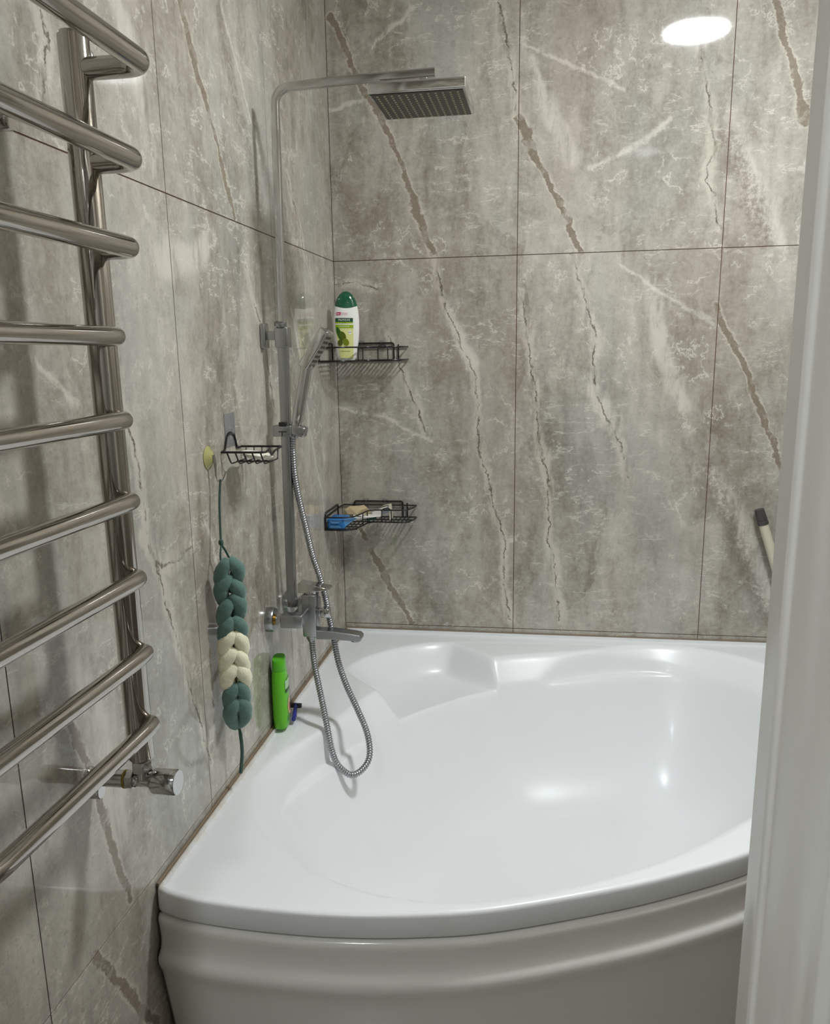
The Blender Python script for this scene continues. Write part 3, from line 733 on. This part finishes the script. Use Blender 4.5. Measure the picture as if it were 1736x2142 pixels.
# ---------------------------------------------------------------- things on the lower shelf
z2 = zb2 + .0022
bp_ = Thing('blue_pack', (.04, -.19, z2), 'bright blue folded paper soap pack at the left end of the lower wire shelf', 'pack')
blu = mat('blue_wrap', srgb(44, 118, 186), .35, bump=(60, .3, .002)); blu2 = mat('blue_wrap_light', srgb(92, 150, 205), .4)
bb = MB().box((.008, -.232, z2), (.064, -.150, z2 + .032), .006); bp_.part(bb, 'pack_body', blu)
fl = MB()     # folded end flaps seen from the front
yf = -.2335
fl.add([(.014, yf, z2 + .028), (.058, yf, z2 + .028), (.046, yf - .002, z2 + .019), (.024, yf - .002, z2 + .019)], [(0, 1, 2, 3)])
fl.add([(.014, yf, z2 + .004), (.058, yf, z2 + .004), (.048, yf - .002, z2 + .012), (.022, yf - .002, z2 + .012)], [(0, 1, 2, 3)])
bp_.part(fl, 'end_flap', blu2, smooth=0)
crease = MB()
ff_ = [(.062, -.232, z2 + .030), (.100, -.205, z2 + .030), (.064, -.17, z2 + .030), (.062, -.228, z2 + .006), (.088, -.206, z2 + .024)]
crease.add(ff_, [(0, 1, 2), (0, 3, 4, 1), (3, 2, 1, 4)])
bp_.part(crease, 'corner_flap', blu2, smooth=0)
def crumple(cx_, cy_, cz_, sx_, sy_, sz_, rz, seed, n=2):
    import bmesh
    rnd = random.Random(seed); bm = bmesh.new(); bmesh.ops.create_icosphere(bm, subdivisions=n, radius=1)
    for v in bm.verts: v.co *= 1 + rnd.uniform(-.22, .22)
    R_ = Matrix.Rotation(rz, 3, 'Z'); mb_ = MB()
    mb_.add([tuple(Vector((cx_, cy_, cz_)) + R_ @ Vector((v.co.x * sx_, v.co.y * sy_, max(v.co.z, -.9) * sz_))) for v in bm.verts], [[v.index for v in f.verts] for f in bm.faces]); bm.free(); return mb_
tan = mat('tan_paper', srgb(188, 170, 134), .6); wht = mat('white_tube', srgb(226, 224, 216), .3); grn = mat('dark_green_print', srgb(28, 78, 66), .5); gry = mat('grey_print', srgb(120, 126, 134), .5)
wr_ = Thing('paper_wrapper', (.06, -.10, z2), 'crumpled tan paper wrapper behind the blue pack on the lower shelf', 'wrapper')
wr_.part(crumple(.070, -.095, z2 + .028, .044, .028, .024, .3, 4), 'paper', tan, smooth=0)
wr_.part(crumple(.060, -.098, z2 + .018, .038, .020, .012, .2, 5), 'white_edge', wht, smooth=0)
tb = Thing('flat_tube', (.11, -.14, z2), 'flat white tube with black print lying on the lower wire shelf', 'tube')
mbt = MB(); RT_ = Matrix.Rotation(math.radians(18), 3, 'Z')
rg = []
for i in range(9):
    t = i / 8; hw = .014 + .012 * t; th = .011 * (1 - t) + .0015
    rg.append([tuple(Vector((.066, -.118, z2 + .016 + .004 * t)) + RT_ @ Vector((t * .085, hw * math.cos(a_), th * math.sin(a_)))) for a_ in [2 * PI * k / 16 for k in range(16)]])
mbt.rings(rg); tb.part(mbt, 'tube_body', wht)
tb.part(MB().box((.083, -.1375, z2 + .022), (.096, -.1365, z2 + .0245), 0), 'printed_mark', c_blk)
bx_ = Thing('small_carton', (.165, -.07, z2), 'open white carton with grey print standing tilted at the middle of the lower shelf', 'carton')
RC = Matrix.Rotation(math.radians(-24), 3, 'Y') @ Matrix.Rotation(math.radians(8), 3, 'Z')
cb = MB().box((-.030, -.016, -.012), (.030, .016, .012), .001); cb.v = [tuple(Vector((.150, -.062, z2 + .026)) + RC @ Vector(v)) for v in cb.v]
bx_.part(cb, 'carton_body', wht)
cp = MB().box((.0, -.0168, -.010), (.026, -.0161, .008)); cp.v = [tuple(Vector((.150, -.062, z2 + .026)) + RC @ Vector(v)) for v in cp.v]; bx_.part(cp, 'printed_panel', gry)
cf = MB(); cf.add([(.150, -.078, z2 + .046), (.176, -.078, z2 + .052), (.180, -.05, z2 + .052), (.155, -.05, z2 + .046), (.178, -.078, z2 + .0), (.184, -.050, z2 + .004)], [(0, 1, 2, 3), (1, 4, 5, 2)])
bx_.part(cf, 'open_flap', mat('carton_inside', srgb(206, 200, 178), .6), smooth=0)
ct = Thing('green_tube_cap', (.12, -.085, z2), 'small dark green cap lying beside the white carton on the lower shelf', 'cap')
ct.part(MB().lathe((.106, -.088, z2 + .0075), (1, .15, .05), [(0, 0), (0, .006), (.002, .0072), (.028, .0060), (.030, 0)], 20), 'cap_body', grn)

# ---------------------------------------------------------------- soap basket
sb = Thing('soap_basket', (.05, -.99, 1.30), 'small black wire soap basket hung on a clear pad left of the shower riser', 'basket')
y0, y1, x1, zt = -1.045, -.925, .098, 1.315
e = .003
rim = [(e, y0, zt), (x1 - .004, y0, zt), (x1, y0 + .01, zt), (x1, y0 + .032, zt + .004), (x1 - .002, y0 + .048, zt - .012), (x1 - .001, y0 + .066, zt - .004), (x1, y1 - .012, zt), (x1, y1, zt), (e, y1, zt)]
sb.part(MB().tube(rounded(rim, .007, 4) + [(e, y1 - .025, zt)], .0024, 8), 'rim', M['wire'])
hp_ = rounded([(e, y0, zt), (e, y0 + .018, zt + .002), (e, y0 + .034, zt + .031), (e, (y0 + y1) / 2 - .006, zt + .038), (e, y1 - .042, zt + .031), (e, y1 - .028, zt + .0), (e, y1 - .012, zt)], .008, 4)
sb.part(MB().tube(hp_, .0024, 8), 'hanger', M['wire'])
g = MB(); zd = zt - .026
for k in range(5):
    x = .014 + k * .0185
    g.tube(rounded([(x, y0, zt), (x + .003, y0 + .014, zd), (x + .003, y1 - .014, zd), (x, y1, zt)], .008, 4), .0017, 6)
g.tube([(.012, (y0 + y1) / 2, zd), (x1 - .006, (y0 + y1) / 2, zd)], .0017, 6)
sb.part(g, 'ribs', M['wire'])
pad = MB().box((.0003, y0 + .030, zt + .006), (.0014, y0 + .092, zt + .078), .0004)
sb.part(pad, 'adhesive_pad', mat('clear_pad', srgb(150, 150, 152), .1, Alpha=.55), label='clear square adhesive pad on the tile')
sb.part(MB().tube([(.001, (y0 + y1) / 2 - .006, zt + .036), (.010, (y0 + y1) / 2 - .006, zt + .034), (.011, (y0 + y1) / 2 - .006, zt + .046)], .0022, 8), 'pad_hook', clear)
soap = MB(); loft(soap, [(0, .026, .036), (.003, .031, .041), (.007, .033, .043), (.011, .031, .041), (.0135, .024, .034)], 36, 2.6)
RS = Matrix.Rotation(math.radians(9), 3, 'Y') @ Matrix.Rotation(math.radians(-6), 3, 'X')
soap.v = [tuple(Vector((.058, -.985, zd + .0070)) + RS @ Vector(v)) for v in soap.v]
so_ = soap.build('soap_bar', mat('soap', srgb(238, 236, 220), .4)); tag(so_, 'thin cream soap bar lying in the black wire basket', 'soap')

# ---------------------------------------------------------------- suction hook and braided sponge
hy_, hz_ = -1.115, 1.308
hk = Thing('suction_hook', (.0, hy_, hz_), 'yellowish round suction hook with a chrome prong on the left wall', 'hook')
hk.part(MB().lathe((.0003, hy_, hz_ + .004), (1, 0, 0), [(0, 0), (0, .024), (.001, .0245), (.003, .022), (.006, .016), (.010, .012), (.012, .008), (.0125, 0)], 36), 'suction_cup', mat('yellow_vinyl', srgb(186, 184, 118), .15, Transmission_Weight=.25, Coat_Weight=.4))
hk.part(MB().tube(smooth_path([(.013, hy_, hz_ + .010), (.016, hy_, hz_ - .01), (.015, hy_, hz_ - .034), (.020, hy_, hz_ - .044), (.030, hy_, hz_ - .040), (.036, hy_, hz_ - .026)], 6), .0019, 8), 'prong', M['chrome'])
hk.part(MB().tube(smooth_path([(.013, hy_ - .004, hz_ + .010), (.015, hy_ - .003, hz_ - .01), (.015, hy_ - .001, hz_ - .034)], 6), .0019, 8), 'prong', M['chrome'])
sg = Thing('braided_sponge', (.04, hy_, 1.0), 'braided bath sponge of teal and cream mesh hanging from the suction hook', 'sponge')
def mesh_mat(name, c):
    m = mat(name, c, .85); T = NT(m); b_ = T.n['Principled BSDF']
    tc = T.n.new('ShaderNodeTexCoord'); wv = T.n.new('ShaderNodeTexVoronoi'); wv.inputs['Scale'].default_value = 420
    T.l.new(tc.outputs['Object'], wv.inputs['Vector'])
    bp2 = T.n.new('ShaderNodeBump'); bp2.inputs['Strength'].default_value = .5; bp2.inputs['Distance'].default_value = .001
    T.l.new(wv.outputs['Distance'], bp2.inputs['Height']); T.l.new(bp2.outputs[0], b_.inputs['Normal'])
    b_.inputs['Sheen Weight'].default_value = .3
    n_ = T.noise(tc.outputs['Object'], 60, 2); c2 = tuple(x * .8 for x in c[:3]) + (1,)
    T.l.new(T.mix(n_, c2, c), b_.inputs['Base Color']); return m
teal = mesh_mat('teal_mesh', srgb(92, 126, 117)); cream = mesh_mat('cream_mesh', srgb(247, 243, 212)); cord = mat('teal_cord', srgb(62, 88, 80), .8, bump=(400, .5, .002))
YB = hy_ - .024
def braid(z_first, count, pitch, wid, rs):
    """nested chevron lobes of a chain-plaited mesh sponge"""
    mb_ = MB()
    for k in range(count):
        z = z_first - k * pitch
        for sgn in (-1, 1):
            jx = random.uniform(-.004, .003); z = z_first - k * pitch + random.uniform(-.006, .006)
            U, F = Vector((.84, .54, 0)), Vector((.54, -.84, 0)); O_ = Vector((.036, YB, z))
            ctr = [O_ + U * (sgn * a_) + F * b_ + Vector((0, 0, c_)) for a_, b_, c_ in
                   ((.001, .016, .006), (wid * .45, .019, -.004), (wid * .95 + jx, .015, -.019), (wid * 1.0, .008, -.038), (wid * .62, -.001, -.056), (wid * .15, -.006, -.068))]
            ps = smooth_path(ctr, 6); n_ = len(ps)
            mb_.tube(ps, [rs * random.uniform(.96, 1.04) * (.55 + .5 * math.sin(PI * min(1, (i + 1.5) / n_)) ** .8) for i in range(n_)], 16)
    return mb_
sg.part(braid(1.104, 4, .040, .0165, .0150), 'teal_braid', teal, smooth=80, label='teal green braided length at the top')
sg.part(braid(.950, 3, .040, .0170, .0158), 'cream_braid', cream, smooth=80, label='cream braided length in the middle')
sg.part(braid(.834, 2, .040, .0155, .0150), 'teal_braid', teal, smooth=80, label='teal green braided length at the bottom')
sg.part(MB().tube(smooth_path([(.024, hy_, hz_ - .040), (.022, hy_ - .008, 1.22), (.024, hy_ - .018, 1.165), (.026, YB, 1.142)], 8), .0026, 8), 'hanging_cord', cord)
sg.part(MB().lathe((.026, YB, 1.134), (0, 0, 1), [(0, 0), (.002, .0045), (.007, .0055), (.012, .004), (.014, 0)], 12), 'knot', cord)
sg.part(MB().tube(smooth_path([(.026, YB, 1.137), (.028, YB - .012, 1.12), (.030, YB - .018, 1.10)], 6), .0022, 8).tube(smooth_path([(.026, YB, 1.137), (.030, YB + .010, 1.122), (.034, YB + .018, 1.105)], 6), .0024, 8), 'cord_loop', cord)
sg.part(MB().tube(smooth_path([(.034, YB, .75), (.038, YB + .006, .715), (.040, YB + .004, .67), (.036, YB - .002, .625)], 10), [.0035] * 10 + [.0042] * 10 + [.0040] * 11, 8), 'tail_cord', cord)

# ---------------------------------------------------------------- green shampoo and razor on the tub rim
gx0, gy0, gz0 = .0225, -.806, ZR
GO = Vector((gx0, gy0, gz0 + .0006)); GR = Matrix.Rotation(math.radians(8), 3, 'Z')
gs = Thing('green_shampoo', GO, 'bright green shampoo bottle standing on the tub rim against the left wall', 'bottle')
gm = mat('green_plastic', srgb(98, 190, 26), .32); 
gsec = [(0, .0165, .029), (.003, .0185, .031), (.03, .0198, .0325), (.09, .0202, .0328), (.13, .0190, .031), (.150, .0175, .028), (.1535, .0172, .0275)]
gs.part(place(loft(MB(), gsec, 40, 2.7), GR, GO), 'body', gm)
gcap = [(.154, .0168, .027), (.157, .0172, .0275), (.178, .0165, .0262), (.183, .0150, .024), (.184, .001, .001)]
gs.part(place(loft(MB(), gcap, 40, 2.7, wave=lambda x, y, z: (.003 * (y / .027) if z > .17 else 0)), GR, GO), 'flip_cap', mat('green_cap', srgb(84, 178, 30), .3))
def gx_surf(y, z, eps):
    a_ = .0200; b_ = .0325; q_ = max(0, 1 - (abs(y) / b_) ** 2.7); return a_ * q_ ** (1 / 2.7) + eps
def gdecal(name, fn, m, eps, N=16, K=4):
    mb_ = MB(); vs = []
    for i in range(N + 1):
        for j in range(K + 1):
            y, z = fn(i / N, j / K); vs.append((gx_surf(y, z, eps), y, z))
    mb_.add(vs, [(i * (K + 1) + j, (i + 1) * (K + 1) + j, (i + 1) * (K + 1) + j + 1, i * (K + 1) + j + 1) for i in range(N) for j in range(K)])
    gs.part(place(mb_, GR, GO), name, m)
gdecal('label_picture', el(.004, .055, .020, .024), mat('print_peach', srgb(226, 190, 150), .4), .0009, 24)
gdecal('label_picture', el(.003, .050, .008, .013, .4), mat('print_rust', srgb(170, 92, 60), .4), .0014, 24)
gdecal('label_band', rc(-.024, .024, .096, .104), mat('print_deep_green', srgb(16, 70, 34), .4), .0009)
gdecal('label_panel', rc(-.024, .024, .106, .128), mat('print_mint', srgb(176, 214, 170), .4), .0009)
for z in (.018, .023, .028): gdecal('label_line', rc(-.020, .018, z, z + .0018), c_dg, .0009)
rz_ = Thing('razor', (.035, -.74, ZR), 'blue disposable razor with black head lying behind the green shampoo bottle', 'razor')
bl = mat('razor_blue', srgb(36, 46, 140), .3)
rz_.part(MB().tube([(.047, -.786, ZR + .007), (.044, -.768, ZR + .008), (.036, -.735, ZR + .009), (.030, -.71, ZR + .010), (.028, -.700, ZR + .012)], [.0058, .0062, .0052, .0045, .004], 12), 'handle', bl)
rz_.part(MB().box((.004, -.708, ZR + .0035), (.044, -.697, ZR + .0145), .0015), 'blade_head', M['black_rubber'])

# ---------------------------------------------------------------- pole leaning in the right corner
pl = Thing('leaning_pole', (1.475, -.03, ZR), 'cream mop pole with dark cap leaning against the back wall beside the door frame', 'pole')
p0, p1 = Vector((1.480, -.034, ZR + .003)), Vector((1.341, -.020, 1.003)); dp = (p1 - p0).normalized()
pl.part(MB().lathe(p0, dp, [(0, 0), (0, .0145), ((p1 - p0).length - .028, .0145), ((p1 - p0).length - .028, 0)], 24), 'shaft', mat('cream_plastic', srgb(212, 206, 184), .4))
pl.part(MB().lathe(p0 + dp * ((p1 - p0).length - .030), dp, [(0, 0), (0, .0160), (.010, .0165), (.011, .0150), (.016, .0150), (.017, .0160), (.034, .0150), (.050, .0140), (.052, 0)], 24), 'end_cap', mat('cap_grey', srgb(70, 67, 66), .5))

# ---------------------------------------------------------------- bathroom ceiling lamp and added hallway fill
def lamp(x, y, r, s, label):
    t = Thing('ceiling_lamp', (x, y, CZ), label, 'lamp')
    t.part(MB().lathe((x, y, CZ), (0, 0, -1), [(0, 0), (0, r), (.028, r), (.030, r - .002), (.030, 0)], 64), 'housing', mat('lamp_housing', srgb(240, 240, 240), .4))
    t.part(MB().lathe((x, y, CZ - .030), (0, 0, -1), [(0, 0), (0, r - .004), (.004, r - .006), (.006, r - .012), (.0065, 0)], 64), 'diffuser', emit('lamp_light', (.93, .97, 1, 1), s))
lamp(1.221, -1.065, .125, LAMP_BATH, 'round white surface lamp on the bathroom ceiling, seen mirrored in the back wall')
lamp(.30, -3.40, .12, HALL_FILL, 'round white fill lamp added unseen behind the camera to light the door frame')  # added fill, out of view: brightens the door frame and tub front
